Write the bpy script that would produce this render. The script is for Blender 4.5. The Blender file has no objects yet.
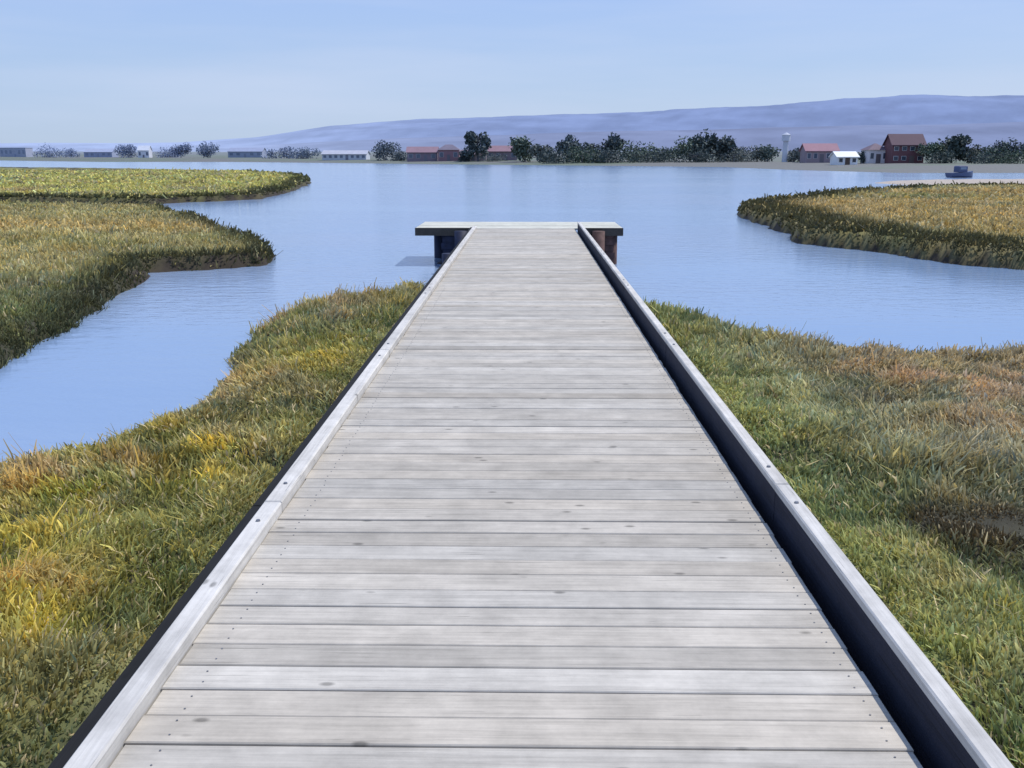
import bpy, bmesh, math, random
import numpy as np
from mathutils import Vector, Matrix
random.seed(7); rng = np.random.default_rng(11)
S = bpy.context.scene
COL = S.collection
R = math.radians

# ------------------------------------------------------------------ camera
F = 950.0; W, H = 1024, 768
HZ, VX = 155.0, 527.0
EYE = 1.65
PITCH = math.atan((H/2-HZ)/F)
YAW = math.atan((VX-W/2)*math.cos(PITCH)/F)
camd = bpy.data.cameras.new('camera'); cam = bpy.data.objects.new('camera', camd); COL.objects.link(cam)
camd.sensor_width = 36; camd.lens = 36*F/W; camd.clip_start = .05; camd.clip_end = 30000
cam.location = (0, 0, EYE)
cam.rotation_euler = (math.pi/2-PITCH, 0, YAW)
S.camera = cam
RM = Matrix.Rotation(YAW, 3, 'Z') @ Matrix.Rotation(math.pi/2-PITCH, 3, 'X')
def at(px, py, z=-.85):
    d = RM @ Vector(((px-W/2)/F, -(py-H/2)/F, -1))
    t = (z-EYE)/d.z
    return (d.x*t, d.y*t)
def atd(px, D):                      # x of a picture column at ground distance D (near the horizon)
    d = RM @ Vector(((px-W/2)/F, -(HZ-H/2)/F, -1))
    return d.x/d.y*D

# ------------------------------------------------------------------ numpy noise
_perm = rng.random((256, 256))
def vnoise(x, y, s=1.0, seed=0):
    x = np.asarray(x)*s+seed*17.31; y = np.asarray(y)*s+seed*9.77
    xi = np.floor(x).astype(int); yi = np.floor(y).astype(int)
    fx = x-xi; fy = y-yi
    fx = fx*fx*(3-2*fx); fy = fy*fy*(3-2*fy)
    g = lambda a, b: _perm[a & 255, b & 255]
    return (g(xi, yi)*(1-fx)+g(xi+1, yi)*fx)*(1-fy)+(g(xi, yi+1)*(1-fx)+g(xi+1, yi+1)*fx)*fy
def fbm(x, y, s, seed=0, o=4):
    v = 0; a = .5; t = 0
    for k in range(o):
        v = v+a*vnoise(x, y, s*2**k, seed+k*3); t += a; a *= .55
    return v/t
def sstep(a, b, v):
    t = np.clip((v-a)/(b-a), 0, 1); return t*t*(3-2*t)

# ------------------------------------------------------------------ materials
def nodes(m):
    m.use_nodes = True; nt = m.node_tree
    return nt, nt.nodes, nt.links, nt.nodes['Principled BSDF']
def mat_plain(name, col, rough=.8, var=.12, scale=3.0, bump=0.0, metal=0):
    m = bpy.data.materials.new(name); nt, N, L, p = nodes(m)
    tc = N.new('ShaderNodeNewGeometry'); n = N.new('ShaderNodeTexNoise'); n.inputs['Scale'].default_value = scale; n.inputs['Detail'].default_value = 6
    L.new(tc.outputs['Position'], n.inputs['Vector'])
    r = N.new('ShaderNodeValToRGB'); L.new(n.outputs['Fac'], r.inputs['Fac'])
    r.color_ramp.elements[0].position = .3; r.color_ramp.elements[1].position = .7
    r.color_ramp.elements[0].color = (*[c*(1-var) for c in col], 1)
    r.color_ramp.elements[1].color = (*[min(1, c*(1+var)) for c in col], 1)
    L.new(r.outputs['Color'], p.inputs['Base Color'])
    p.inputs['Roughness'].default_value = rough; p.inputs['Metallic'].default_value = metal
    if bump:
        b = N.new('ShaderNodeBump'); b.inputs['Strength'].default_value = bump
        L.new(n.outputs['Fac'], b.inputs['Height']); L.new(b.outputs['Normal'], p.inputs['Normal'])
    return m
def mat_attr(name, rough=.8, noise_scale=0, noise_amt=.3, spec=.2, trans=0.0, bump=0):
    m = bpy.data.materials.new(name); nt, N, L, p = nodes(m)
    a = N.new('ShaderNodeAttribute'); a.attribute_name = 'Col'
    out = a.outputs['Color']
    if noise_scale:
        g = N.new('ShaderNodeNewGeometry'); n = N.new('ShaderNodeTexNoise'); n.inputs['Scale'].default_value = noise_scale; n.inputs['Detail'].default_value = 8
        n.inputs['Roughness'].default_value = .7
        L.new(g.outputs['Position'], n.inputs['Vector'])
        mr = N.new('ShaderNodeMapRange'); mr.inputs['From Min'].default_value = .3; mr.inputs['From Max'].default_value = .7
        mr.inputs['To Min'].default_value = 1-noise_amt; mr.inputs['To Max'].default_value = 1+noise_amt
        L.new(n.outputs['Fac'], mr.inputs['Value'])
        vm = N.new('ShaderNodeVectorMath'); vm.operation = 'SCALE'
        L.new(out, vm.inputs[0]); L.new(mr.outputs['Result'], vm.inputs['Scale']); out = vm.outputs[0]
        if bump:
            b = N.new('ShaderNodeBump'); b.inputs['Strength'].default_value = bump; b.inputs['Distance'].default_value = .05
            L.new(n.outputs['Fac'], b.inputs['Height']); L.new(b.outputs['Normal'], p.inputs['Normal'])
    L.new(out, p.inputs['Base Color'])
    p.inputs['Roughness'].default_value = rough; p.inputs['Specular IOR Level'].default_value = spec
    if trans:
        tl = N.new('ShaderNodeBsdfTranslucent'); L.new(out, tl.inputs['Color'])
        mx = N.new('ShaderNodeMixShader'); mx.inputs[0].default_value = trans
        L.new(p.outputs[0], mx.inputs[1]); L.new(tl.outputs[0], mx.inputs[2])
        L.new(mx.outputs[0], N['Material Output'].inputs['Surface'])
    return m

def mat_wood(name, tone, along='X', contrast=1.0):
    """weathered timber: grain stretched along one axis, stains, knots; tone per board from the Col attribute"""
    m = bpy.data.materials.new(name); nt, N, L, p = nodes(m)
    a = N.new('ShaderNodeAttribute'); a.attribute_name = 'Col'
    g = N.new('ShaderNodeNewGeometry')
    off = N.new('ShaderNodeVectorMath'); off.operation = 'MULTIPLY_ADD'      # every board gets its own piece of the grain
    sc = N.new('ShaderNodeVectorMath'); sc.operation = 'MULTIPLY'
    sc.inputs[1].default_value = (1.1, 34, 34) if along == 'X' else (34, 1.1, 34)
    L.new(g.outputs['Position'], sc.inputs[0])
    cm = N.new('ShaderNodeVectorMath'); cm.operation = 'SCALE'; cm.inputs['Scale'].default_value = 53.0
    L.new(a.outputs['Color'], cm.inputs[0])
    ad = N.new('ShaderNodeVectorMath'); ad.operation = 'ADD'; L.new(sc.outputs[0], ad.inputs[0]); L.new(cm.outputs[0], ad.inputs[1])
    nt.nodes.remove(off)
    n1 = N.new('ShaderNodeTexNoise'); n1.inputs['Scale'].default_value = 1.6; n1.inputs['Detail'].default_value = 8; n1.inputs['Roughness'].default_value = .65
    n1.inputs['Distortion'].default_value = .4
    L.new(ad.outputs[0], n1.inputs['Vector'])
    r1 = N.new('ShaderNodeValToRGB'); e = r1.color_ramp.elements
    e[0].position = .28; e[0].color = (*[c*(1-.38*contrast) for c in tone], 1)
    e[1].position = .62; e[1].color = (*[c*1.06 for c in tone], 1)
    k = e.new(.45); k.color = (*[c*(1-.1*contrast) for c in tone], 1)
    L.new(n1.outputs['Fac'], r1.inputs['Fac'])
    # blotchy stains
    n2 = N.new('ShaderNodeTexNoise'); n2.inputs['Scale'].default_value = 1.7; n2.inputs['Detail'].default_value = 7; n2.inputs['Roughness'].default_value = .6
    ad2 = N.new('ShaderNodeVectorMath'); ad2.operation = 'ADD'; cm2 = N.new('ShaderNodeVectorMath'); cm2.operation = 'SCALE'; cm2.inputs['Scale'].default_value = .8
    L.new(a.outputs['Color'], cm2.inputs[0]); L.new(g.outputs['Position'], ad2.inputs[0]); L.new(cm2.outputs[0], ad2.inputs[1]); L.new(ad2.outputs[0], n2.inputs['Vector'])
    r2 = N.new('ShaderNodeMapRange'); r2.inputs['From Min'].default_value = .3; r2.inputs['From Max'].default_value = .72
    r2.inputs['To Min'].default_value = .82; r2.inputs['To Max'].default_value = 1.12; L.new(n2.outputs['Fac'], r2.inputs['Value'])
    # board tone
    sx = N.new('ShaderNodeSeparateColor'); L.new(a.outputs['Color'], sx.inputs[0])
    r3 = N.new('ShaderNodeMapRange'); r3.inputs['To Min'].default_value = .80; r3.inputs['To Max'].default_value = 1.12; L.new(sx.outputs[0], r3.inputs['Value'])
    mu = N.new('ShaderNodeMath'); mu.operation = 'MULTIPLY'; L.new(r2.outputs[0], mu.inputs[0]); L.new(r3.outputs[0], mu.inputs[1])
    vm = N.new('ShaderNodeVectorMath'); vm.operation = 'SCALE'; L.new(r1.outputs['Color'], vm.inputs[0]); L.new(mu.outputs[0], vm.inputs['Scale'])
    # warm / cool drift
    hs = N.new('ShaderNodeMix'); hs.data_type = 'RGBA'; hs.blend_type = 'MULTIPLY'
    mr4 = N.new('ShaderNodeMath'); mr4.operation = 'MULTIPLY'; mr4.inputs[1].default_value = .55; L.new(sx.outputs[1], mr4.inputs[0]); L.new(mr4.outputs[0], hs.inputs[0])
    L.new(vm.outputs[0], hs.inputs[6]); hs.inputs[7].default_value = (1.0, .93, .84, 1)
    L.new(hs.outputs[2], p.inputs['Base Color'])
    # checks (thin dark cracks along the grain) and knots
    n5 = N.new('ShaderNodeTexNoise'); n5.inputs['Scale'].default_value = 3.1; n5.inputs['Detail'].default_value = 3; n5.inputs['Distortion'].default_value = .8
    s5 = N.new('ShaderNodeVectorMath'); s5.operation = 'MULTIPLY'; s5.inputs[1].default_value = (.9, 1.9, 1) if along == 'X' else (1.9, .9, 1)
    L.new(ad.outputs[0], s5.inputs[0]); L.new(s5.outputs[0], n5.inputs['Vector'])
    r5 = N.new('ShaderNodeMapRange'); r5.inputs['From Min'].default_value = .27; r5.inputs['From Max'].default_value = .33; r5.inputs['To Min'].default_value = .45; L.new(n5.outputs['Fac'], r5.inputs['Value'])
    vo = N.new('ShaderNodeTexVoronoi'); vo.inputs['Scale'].default_value = 1.0
    s6 = N.new('ShaderNodeVectorMath'); s6.operation = 'MULTIPLY'; s6.inputs[1].default_value = (3.2, 6.5, 1) if along == 'X' else (6.5, 3.2, 1)
    L.new(ad2.outputs[0], s6.inputs[0]); L.new(s6.outputs[0], vo.inputs['Vector'])
    r6 = N.new('ShaderNodeMapRange'); r6.inputs['From Min'].default_value = .045; r6.inputs['From Max'].default_value = .10; r6.inputs['To Min'].default_value = .5; L.new(vo.outputs['Distance'], r6.inputs['Value'])
    m6 = N.new('ShaderNodeMath'); m6.operation = 'MULTIPLY'; L.new(r5.outputs[0], m6.inputs[0]); L.new(r6.outputs[0], m6.inputs[1])
    # pale splashes and darker damp patches that cross several boards
    n7 = N.new('ShaderNodeTexNoise'); n7.inputs['Scale'].default_value = 5.5; n7.inputs['Detail'].default_value = 9; n7.inputs['Roughness'].default_value = .7; L.new(g.outputs['Position'], n7.inputs['Vector'])
    r7 = N.new('ShaderNodeMapRange'); r7.inputs['From Min'].default_value = .3; r7.inputs['From Max'].default_value = .68; r7.inputs['To Min'].default_value = .84; r7.inputs['To Max'].default_value = 1.14; L.new(n7.outputs['Fac'], r7.inputs['Value'])
    m7 = N.new('ShaderNodeMath'); m7.operation = 'MULTIPLY'; L.new(m6.outputs[0], m7.inputs[0]); L.new(r7.outputs[0], m7.inputs[1])
    fin = N.new('ShaderNodeVectorMath'); fin.operation = 'SCALE'; L.new(hs.outputs[2], fin.inputs[0]); L.new(m7.outputs[0], fin.inputs['Scale'])
    L.new(fin.outputs[0], p.inputs['Base Color'])
    b = N.new('ShaderNodeBump'); b.inputs['Strength'].default_value = .5; b.inputs['Distance'].default_value = .004
    L.new(n1.outputs['Fac'], b.inputs['Height']); L.new(b.outputs['Normal'], p.inputs['Normal'])
    p.inputs['Roughness'].default_value = .82; p.inputs['Specular IOR Level'].default_value = .25
    return m

M = {}
M['deck'] = mat_wood('weathered_planks', (.475, .445, .39), 'X', .7)
M['wing'] = mat_wood('pale_planks', (.60, .60, .52), 'X', .6)
M['curb'] = mat_wood('weathered_curb', (.58, .56, .52), 'Y', .7)
M['dark_timber'] = mat_wood('dark_timber', (.10, .085, .07), 'Y', 1)
M['tar'] = mat_wood('tarred_timber', (.030, .032, .050), 'Y', 1)  # shade of the right curb's inner face, put into the colour
M['tar_black'] = mat_wood('black_tarred_timber', (.012, .012, .012), 'Y', 1)  # black that stands for the walk's shadow along its left side
M['rust_pile'] = mat_plain('reddish_piling', (.11, .06, .05), .85, .4, 9, .4)
M['navy_pile'] = mat_plain('blue_black_piling', (.016, .022, .055), .7, .4, 9, .4)
M['piling'] = mat_plain('piling_wood', (.045, .042, .05), .85, .4, 9, .4)
M['metal'] = mat_plain('galvanised_bolt', (.25, .25, .26), .5, .3, 60, 0, .8)
M['plants'] = mat_attr('marsh_plant', .65, 0, 0, .25, .35)
M['terrain'] = mat_attr('marsh_mud', .8, 3.5, .35, .3, 0, .6)

# water
def mat_water():
    m = bpy.data.materials.new('estuary_water'); nt, N, L, p = nodes(m)
    g = N.new('ShaderNodeNewGeometry')
    def noise(scale, vec, det=3):
        mp = N.new('ShaderNodeVectorMath'); mp.operation = 'MULTIPLY'; mp.inputs[1].default_value = vec
        L.new(g.outputs['Position'], mp.inputs[0])
        n = N.new('ShaderNodeTexNoise'); n.inputs['Scale'].default_value = scale; n.inputs['Detail'].default_value = det
        L.new(mp.outputs[0], n.inputs['Vector']); return n
    n1 = noise(1.0, (2.2, 4.2, 1), 5); n2 = noise(1.0, (.035, .12, 1), 4); n3 = noise(1.0, (9, 14, 1), 3)
    mul = N.new('ShaderNodeMath'); mul.operation = 'MULTIPLY_ADD'; mul.inputs[1].default_value = .3
    L.new(n3.outputs['Fac'], mul.inputs[0]); L.new(n1.outputs['Fac'], mul.inputs[2])
    st = N.new('ShaderNodeMapRange'); st.inputs['From Min'].default_value = .35; st.inputs['From Max'].default_value = .65
    st.inputs['To Min'].default_value = .10; st.inputs['To Max'].default_value = .5; L.new(n2.outputs['Fac'], st.inputs['Value'])
    b = N.new('ShaderNodeBump'); b.inputs['Distance'].default_value = .06
    L.new(st.outputs[0], b.inputs['Strength']); L.new(mul.outputs[0], b.inputs['Height']); L.new(b.outputs['Normal'], p.inputs['Normal'])
    r = N.new('ShaderNodeValToRGB'); L.new(n2.outputs['Fac'], r.inputs['Fac'])
    r.color_ramp.elements[0].position = .35; r.color_ramp.elements[0].color = (.20, .30, .46, 1)
    r.color_ramp.elements[1].position = .65; r.color_ramp.elements[1].color = (.27, .355, .49, 1)
    L.new(r.outputs[0], p.inputs['Base Color'])
    p.inputs['Roughness'].default_value = .14; p.inputs['IOR'].default_value = 1.33
    return m
M['water'] = mat_water()

# ------------------------------------------------------------------ object helpers
def tag(o, label=None, cat=None, group=None, kind=None):
    if label: o['label'] = label
    if cat: o['category'] = cat
    if group: o['group'] = group
    if kind: o['kind'] = kind
    return o
def empty(name, loc=(0, 0, 0), rz=0):
    o = bpy.data.objects.new(name, None); COL.objects.link(o); o.location = loc; o.rotation_euler = (0, 0, rz); o.empty_display_size = .3
    return o
def obj(name, me, mat, parent=None, smooth=False):
    o = bpy.data.objects.new(name, me); COL.objects.link(o)
    if mat: me.materials.append(mat)
    if parent: o.parent = parent
    if smooth: me.polygons.foreach_set('use_smooth', [True]*len(me.polygons))
    return o
class MB:
    def __init__(s): s.v = []; s.f = []; s.c = []
    def _add(s, vs, fs, c=None):
        o = len(s.v); s.v += [tuple(v) for v in vs]; s.f += [tuple(i+o for i in f) for f in fs]
        c = c or (random.random(), random.random(), random.random()); s.c += [c]*len(vs)
    def box(s, x0, x1, y0, y1, z0, z1, bev=0, c=None, rot=0, tilt=0):
        cx, cy, cz = (x0+x1)/2, (y0+y1)/2, (z0+z1)/2; a, b, h = (x1-x0)/2, (y1-y0)/2, (z1-z0)/2
        if bev:                                # chamfered top edges
            vs = [(-a, -b, -h), (a, -b, -h), (a, b, -h), (-a, b, -h),
                  (-a, -b, h-bev), (a, -b, h-bev), (a, b, h-bev), (-a, b, h-bev),
                  (-a+bev, -b+bev, h), (a-bev, -b+bev, h), (a-bev, b-bev, h), (-a+bev, b-bev, h)]
            fs = [(3, 2, 1, 0), (0, 1, 5, 4), (1, 2, 6, 5), (2, 3, 7, 6), (3, 0, 4, 7), (4, 5, 9, 8), (5, 6, 10, 9), (6, 7, 11, 10), (7, 4, 8, 11), (8, 9, 10, 11)]
        else:
            vs = [(-a, -b, -h), (a, -b, -h), (a, b, -h), (-a, b, -h), (-a, -b, h), (a, -b, h), (a, b, h), (-a, b, h)]
            fs = [(3, 2, 1, 0), (0, 1, 5, 4), (1, 2, 6, 5), (2, 3, 7, 6), (3, 0, 4, 7), (4, 5, 6, 7)]
        cr, sr = math.cos(rot), math.sin(rot)
        s._add([(cx+x*cr-y*sr, cy+x*sr+y*cr, cz+z+tilt*y) for x, y, z in vs], fs, c)
    def cyl(s, x, y, z0, z1, r0, r1=None, n=12, c=None, top=True):
        r1 = r0 if r1 is None else r1
        vs = [(x+r0*math.cos(2*math.pi*k/n), y+r0*math.sin(2*math.pi*k/n), z0) for k in range(n)]
        vs += [(x+r1*math.cos(2*math.pi*k/n), y+r1*math.sin(2*math.pi*k/n), z1) for k in range(n)]
        fs = [(k, (k+1) % n, n+(k+1) % n, n+k) for k in range(n)]
        if top: fs += [tuple(range(n, 2*n))]
        fs += [tuple(range(n-1, -1, -1))]
        s._add(vs, fs, c)
    def limb(s, p, q, r0, r1, n=7):
        p, q = Vector(p), Vector(q); d = (q-p).normalized(); u = d.orthogonal().normalized(); w = d.cross(u)
        vs = [p+(u*math.cos(2*math.pi*k/n)+w*math.sin(2*math.pi*k/n))*r0 for k in range(n)]
        vs += [q+(u*math.cos(2*math.pi*k/n)+w*math.sin(2*math.pi*k/n))*r1 for k in range(n)]
        s._add(vs, [(k, (k+1) % n, n+(k+1) % n, n+k) for k in range(n)]+[tuple(range(n, 2*n))])
    def build(s, name, mat, parent=None, smooth=False):
        me = bpy.data.meshes.new(name); me.from_pydata(s.v, [], s.f)
        ca = me.color_attributes.new('Col', 'FLOAT_COLOR', 'POINT')
        ca.data.foreach_set('color', np.array([(*c, 1) for c in s.c], dtype=np.float32).ravel())
        me.update()
        return obj(name, me, mat, parent, smooth)
def quads_mesh(name, V, nq, C, mat, parent=None, faces=None):
    """V (n,3) verts, faces (m,4) indices, C (n,3) colours"""
    me = bpy.data.meshes.new(name)
    m = len(faces)
    me.vertices.add(len(V)); me.vertices.foreach_set('co', V.astype(np.float32).ravel())
    me.loops.add(m*4); me.loops.foreach_set('vertex_index', faces.astype(np.int32).ravel())
    me.polygons.add(m); me.polygons.foreach_set('loop_start', np.arange(0, m*4, 4, dtype=np.int32))
    me.update(calc_edges=True)
    ca = me.color_attributes.new('Col', 'FLOAT_COLOR', 'POINT')
    ca.data.foreach_set('color', np.c_[C, np.ones(len(C))].astype(np.float32).ravel())
    return obj(name, me, mat, parent)

# ------------------------------------------------------------------ land outlines
WZ = -.85
def P(lst, z=WZ): return [at(x, y, z) for x, y in lst]
polyA = P([(-260, 468), (0, 462), (55, 452), (100, 432), (140, 412), (190, 396), (215, 366), (222, 340), (250, 320), (300, 306), (350, 298), (424, 276)], -.72) + [(-1.0, 14.2), (0, 14.2), (0, -12), (-25, -12)]
polyE = [(0, 13.4)] + P([(640, 300), (690, 312), (740, 330), (790, 345), (850, 353), (940, 359), (1024, 361), (1500, 363)], -.72) + [(30, -12), (0, -12)]
polyB = P([(-500, 420), (0, 384), (30, 368), (70, 342), (105, 316), (130, 298), (146, 282), (152, 272), (205, 270), (268, 266)]) + P([(279, 248), (262, 238), (228, 230), (203, 217)], -.6) + P([(150, 208), (0, 206), (-500, 206)], -.6)
polyC = P([(-500, 203), (0, 203.5), (150, 204.5), (200, 202), (255, 199), (300, 189)]) + P([(312, 180), (295, 175), (200, 170), (100, 168), (0, 167), (-500, 167)], -.6)
polyD = P([(728, 213), (748, 222), (785, 231), (812, 243), (860, 250), (960, 264), (1024, 270), (1600, 287)]) + P([(1600, 187), (1024, 187), (920, 188), (850, 192), (800, 197), (745, 204)], -.5)
polyG = P([(860, 183), (920, 186.5), (1024, 188), (1500, 190)]) + P([(1500, 179), (1024, 179), (930, 179.5), (880, 181)])          # pale mud bar
polyF = P([(-2500, 161.5), (-500, 161), (0, 160.5), (100, 162), (230, 162), (330, 163), (420, 164), (520, 165), (620, 166), (720, 167), (790, 170), (900, 173), (1024, 173), (1500, 174), (3500, 175)]) + [(9000, 9000), (-9000, 9000)]
def sdist(px, py, poly):
    """signed distance, positive inside"""
    n = len(poly); d = np.full(px.shape, 1e18); ins = np.zeros(px.shape, bool)
    for i in range(n):
        ax, ay = poly[i]; bx, by = poly[(i+1) % n]
        ex, ey = bx-ax, by-ay
        t = np.clip(((px-ax)*ex+(py-ay)*ey)/(ex*ex+ey*ey+1e-12), 0, 1)
        d = np.minimum(d, (px-ax-t*ex)**2+(py-ay-t*ey)**2)
        c = ((ay > py) != (by > py)) & (px < (bx-ax)*(py-ay)/((by-ay) if abs(by-ay) > 1e-9 else 1e-9)+ax)
        ins ^= c
    d = np.sqrt(d); return np.where(ins, d, -d)
def warp(x, y):
    D = np.maximum(np.hypot(x, y), 3)
    a = np.clip(D*.022, .10, 3.0); s = 1/np.clip(D*.07, .5, 14)
    # one fixed pair of scales, so that the edge stays coherent
    wx = (fbm(x, y, .9, 1)-.5)*.55+(fbm(x, y, .22, 5)-.5)*np.clip(D*.05, 0, 1.6)
    wy = (fbm(x, y, .9, 2)-.5)*.55+(fbm(x, y, .22, 6)-.5)*np.clip(D*.05, 0, 1.6)
    return x+wx, y+wy
def land(x, y):
    wx, wy = warp(x, y)
    D = np.hypot(x, y)
    out = np.full(x.shape, -99.0); kind = np.zeros(x.shape, int)
    for k, p in enumerate((polyA, polyE, polyB, polyC, polyD), 1):
        s = sdist(wx, wy, p)
        kind = np.where((s > out), k, kind); out = np.maximum(out, s)
    g = sdist(x, y, polyG); f = sdist(x, y, polyF)
    return out, kind, g, f
def height(x, y):
    s, kind, g, f = land(x, y)
    D = np.hypot(x, y)
    soft = np.where((kind == 2) | (kind == 1), .9, np.where(kind == 3, .28+.95*sstep(19, 14, y), .22))         # shelving shore near us, cut banks elsewhere
    z = -1.35+sstep(-.6, 0, s)*.44+sstep(0, 1, s/soft)*.36
    inl = sstep(0, 1.5, s)
    z = z+np.where(kind == 5, .13*sstep(.05, .35, s), 0)
    z = z+inl*((fbm(x, y, .35, 9)-.5)*.22+(fbm(x, y, 1.9, 12, 2)-.5)*.26*sstep(16, 12, y)+(fbm(x, y, 1.7, 12)-.5)*.12*sstep(12, 16, y))
    z = np.maximum(z, -1.35+.56*sstep(-1, 1.5, g))
    fz = -1.35+.62*sstep(-3, 2, f)+.75*sstep(2, 45, f)+sstep(60, 900, f)*6.0+(fbm(x, y, .02, 3)-.5)*1.2*sstep(10, 80, f)
    z = np.maximum(z, fz)
    # a shallow trench where the walk runs over the marsh
    wlk = sstep(1.75, 1.15, np.abs(x-.03))*(y < 15)
    z = z-wlk*.12*inl
    return z, s, kind, g, f

# ------------------------------------------------------------------ marsh colours (linear albedo)
GREEN = np.array((.185, .205, .07)); OLIVE = np.array((.26, .235, .10)); OCHRE = np.array((.40, .335, .055)); RUST = np.array((.31, .21, .10))
GREY = np.array((.27, .27, .15)); DEEP = np.array((.075, .105, .035)); STRAW = np.array((.42, .37, .19))
def lerp(a, b, t): return a*(1-t[:, None])+b*t[:, None]
def blob(x, y, c, rx, ry, p=1.0):
    return np.exp(-(((x-c[0])/rx)**2+((y-c[1])/ry)**2))*p
def marshcol(x, y, kind):
    n1 = fbm(x, y, .55, 21); n2 = fbm(x, y, 1.6, 25); n3 = fbm(x, y, .16, 29); n4 = vnoise(x, y, 5.5, 33)
    c = np.tile(OLIVE, (len(x), 1))
    c = lerp(c, GREEN, sstep(.42, .62, n1)); c = lerp(c, GREY, sstep(.5, .7, n2)*.7); c = lerp(c, RUST, sstep(.60, .74, n3+.1*(n2-.5))*.35)
    A = kind == 1; E = kind == 2; B = kind == 3; Cc = kind == 4; Dd = kind == 5
    z = -.35
    w = np.zeros(len(x))
    for px, py, rx, ry, p in ((185, 430, .9, 1.0, 1.4), (110, 455, .8, .8, .9), (245, 410, .5, .8, .9), (20, 500, .7, .7, .8), (0, 610, .55, .5, 1.1), (-60, 560, .8, .7, .9), (60, 690, .35, .25, .6), (130, 560, .5, .45, .6), (330, 345, .9, 1.4, .7), (-30, 700, .5, .3, .8)):
        w = np.maximum(w, blob(x, y, at(px, py, z), rx, ry, p))
    w = np.clip(w, 0, 1)*sstep(.40, .54, .55*n2+.45*n1+.06)
    w2 = np.where(A, w, 0)
    c = lerp(c, lerp(np.tile(OCHRE, (len(x), 1)), np.tile(np.array((.37, .33, .05)), (len(x), 1)), sstep(.4, .6, n4)), w2)
    c = lerp(c, RUST*1.1, np.where(A, sstep(.62, .72, vnoise(x, y, 1.9, 41))*.4*sstep(-1.9, -2.6, x), 0))
    c = lerp(c, np.array((.21, .225, .085)), np.where(A, sstep(-2.5, -1.5, x)*.75, 0))
    c = lerp(c, np.array((.28, .27, .085)), np.where(A, sstep(.45, .6, vnoise(x, y, 3.1, 47))*.6*sstep(-1.6, -2.2, x), 0))
    # right-hand marsh
    band = np.exp(-((y-at(900, 378, z)[1]-(n1-.5)*2)/1.5)**2)*sstep(2.6, 3.6, x)
    c = lerp(c, np.array((.46, .235, .125)), np.where(E, np.clip(band*1.3, 0, 1)*sstep(.3, .5, n2), 0))
    gr = sstep(6.2, 4.2, y)
    c = lerp(c, np.array((.29, .27, .15)), np.where(E, .55, 0))
    c = lerp(c, np.array((.17, .205, .06)), np.where(E, gr*.75*sstep(.35, .5, n2), 0))
    c = lerp(c, GREY, np.where(E, sstep(5, 7, y)*sstep(11, 8, y)*.5, 0))
    c = lerp(c, np.array((.26, .30, .09)), np.where(E, sstep(3.2, 1.6, x)*.7, 0))
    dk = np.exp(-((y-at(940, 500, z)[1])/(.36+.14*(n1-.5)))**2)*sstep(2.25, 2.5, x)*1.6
    c = lerp(c, np.array((.06, .045, .02)), np.where(E, np.clip(dk, 0, .95), 0))  # shadow at the foot of taller clumps, painted into the plant colour
    hol = sstep(.50, .36, fbm(x, y, 1.9, 12, 2))*(A | E)*(y < 14)
    c = lerp(c, c*np.array((.52, .62, .6)), hol*.8)
    # islands
    c = lerp(c, np.array((.35, .275, .10)), np.where(Dd, sstep(.40, .6, n3*.5+n1*.5)*.75, 0))
    c = lerp(c, np.array((.42, .42, .11)), np.where(Cc, .75, 0)*sstep(.2, .6, n1))
    ob = np.exp(-((y-at(80, 222, z)[1])/2.2)**2)*(x < at(200, 222, z)[0]+1)
    c = lerp(c, np.array((.48, .31, .10)), np.where(B, np.clip(ob, 0, 1)*.8, 0))
    c = lerp(c, np.array((.36, .33, .12)), np.where(B & (y > 17), .55, 0))
    c = lerp(c, np.array((.13, .18, .055)), np.where(B & (y > 8), sstep(17, 14, y)*.55, 0))
    return c

# ------------------------------------------------------------------ ground sheet
ns, nu = 640, 420
sv = np.linspace(math.log(3), math.log(8200), ns)
yy = -11+np.exp(sv)
uu = np.linspace(-1, 1, nu); uu = np.sign(uu)*(np.abs(uu)**1.15)
Y, U = np.meshgrid(yy, uu, indexing='ij')
X = U*(Y+11+6)*1.05
x, y = X.ravel(), Y.ravel()
z, s, kind, g, f = height(x, y)
cm = marshcol(x, y, kind)*.75
mud = np.array((.030, .022, .014))
up = sstep(-.58, -.50, z)
cm = cm*np.where((kind == 2) & (y < 14), 1-.75*np.exp(-((y-at(960, 505, -.4)[1])/.5)**2)*sstep(2.2, 2.6, x), 1)[:, None]  # the same painted clump shadow, carried onto the ground
mudc = np.where(((kind == 1) | (kind == 2) | ((kind == 3) & (y < 18)))[:, None], np.array((.045, .043, .024)), mud)
c = lerp(mudc, cm, up*(s > 0))
c = np.where((g > -.5)[:, None] & (s < .3)[:, None], np.array((.40, .34, .28)), c)
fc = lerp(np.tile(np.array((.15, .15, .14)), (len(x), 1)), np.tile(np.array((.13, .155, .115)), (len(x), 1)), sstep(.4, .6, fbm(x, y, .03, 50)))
fc = lerp(fc, np.tile(np.array((.26, .30, .36)), (len(x), 1)), sstep(20, 1200, f)*.85)  # distance haze painted into the far land's colour
c = np.where((f > -2)[:, None] & (s < 0)[:, None], fc, c)
idx = np.arange(ns*nu).reshape(ns, nu)
fa = np.stack([idx[:-1, :-1], idx[:-1, 1:], idx[1:, 1:], idx[1:, :-1]], -1).reshape(-1, 4)
gr = quads_mesh('ground', np.c_[x, y, z], 0, c, M['terrain'], None, fa)
gr.data.polygons.foreach_set('use_smooth', [True]*len(gr.data.polygons)); tag(gr, 'tidal marsh mud and low land running to the far shore', 'ground', kind='structure')
me = bpy.data.meshes.new('water'); me.from_pydata([(-9000, -12, WZ), (9000, -12, WZ), (9000, 9000, WZ), (-9000, 9000, WZ)], [], [(0, 1, 2, 3)])
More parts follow.
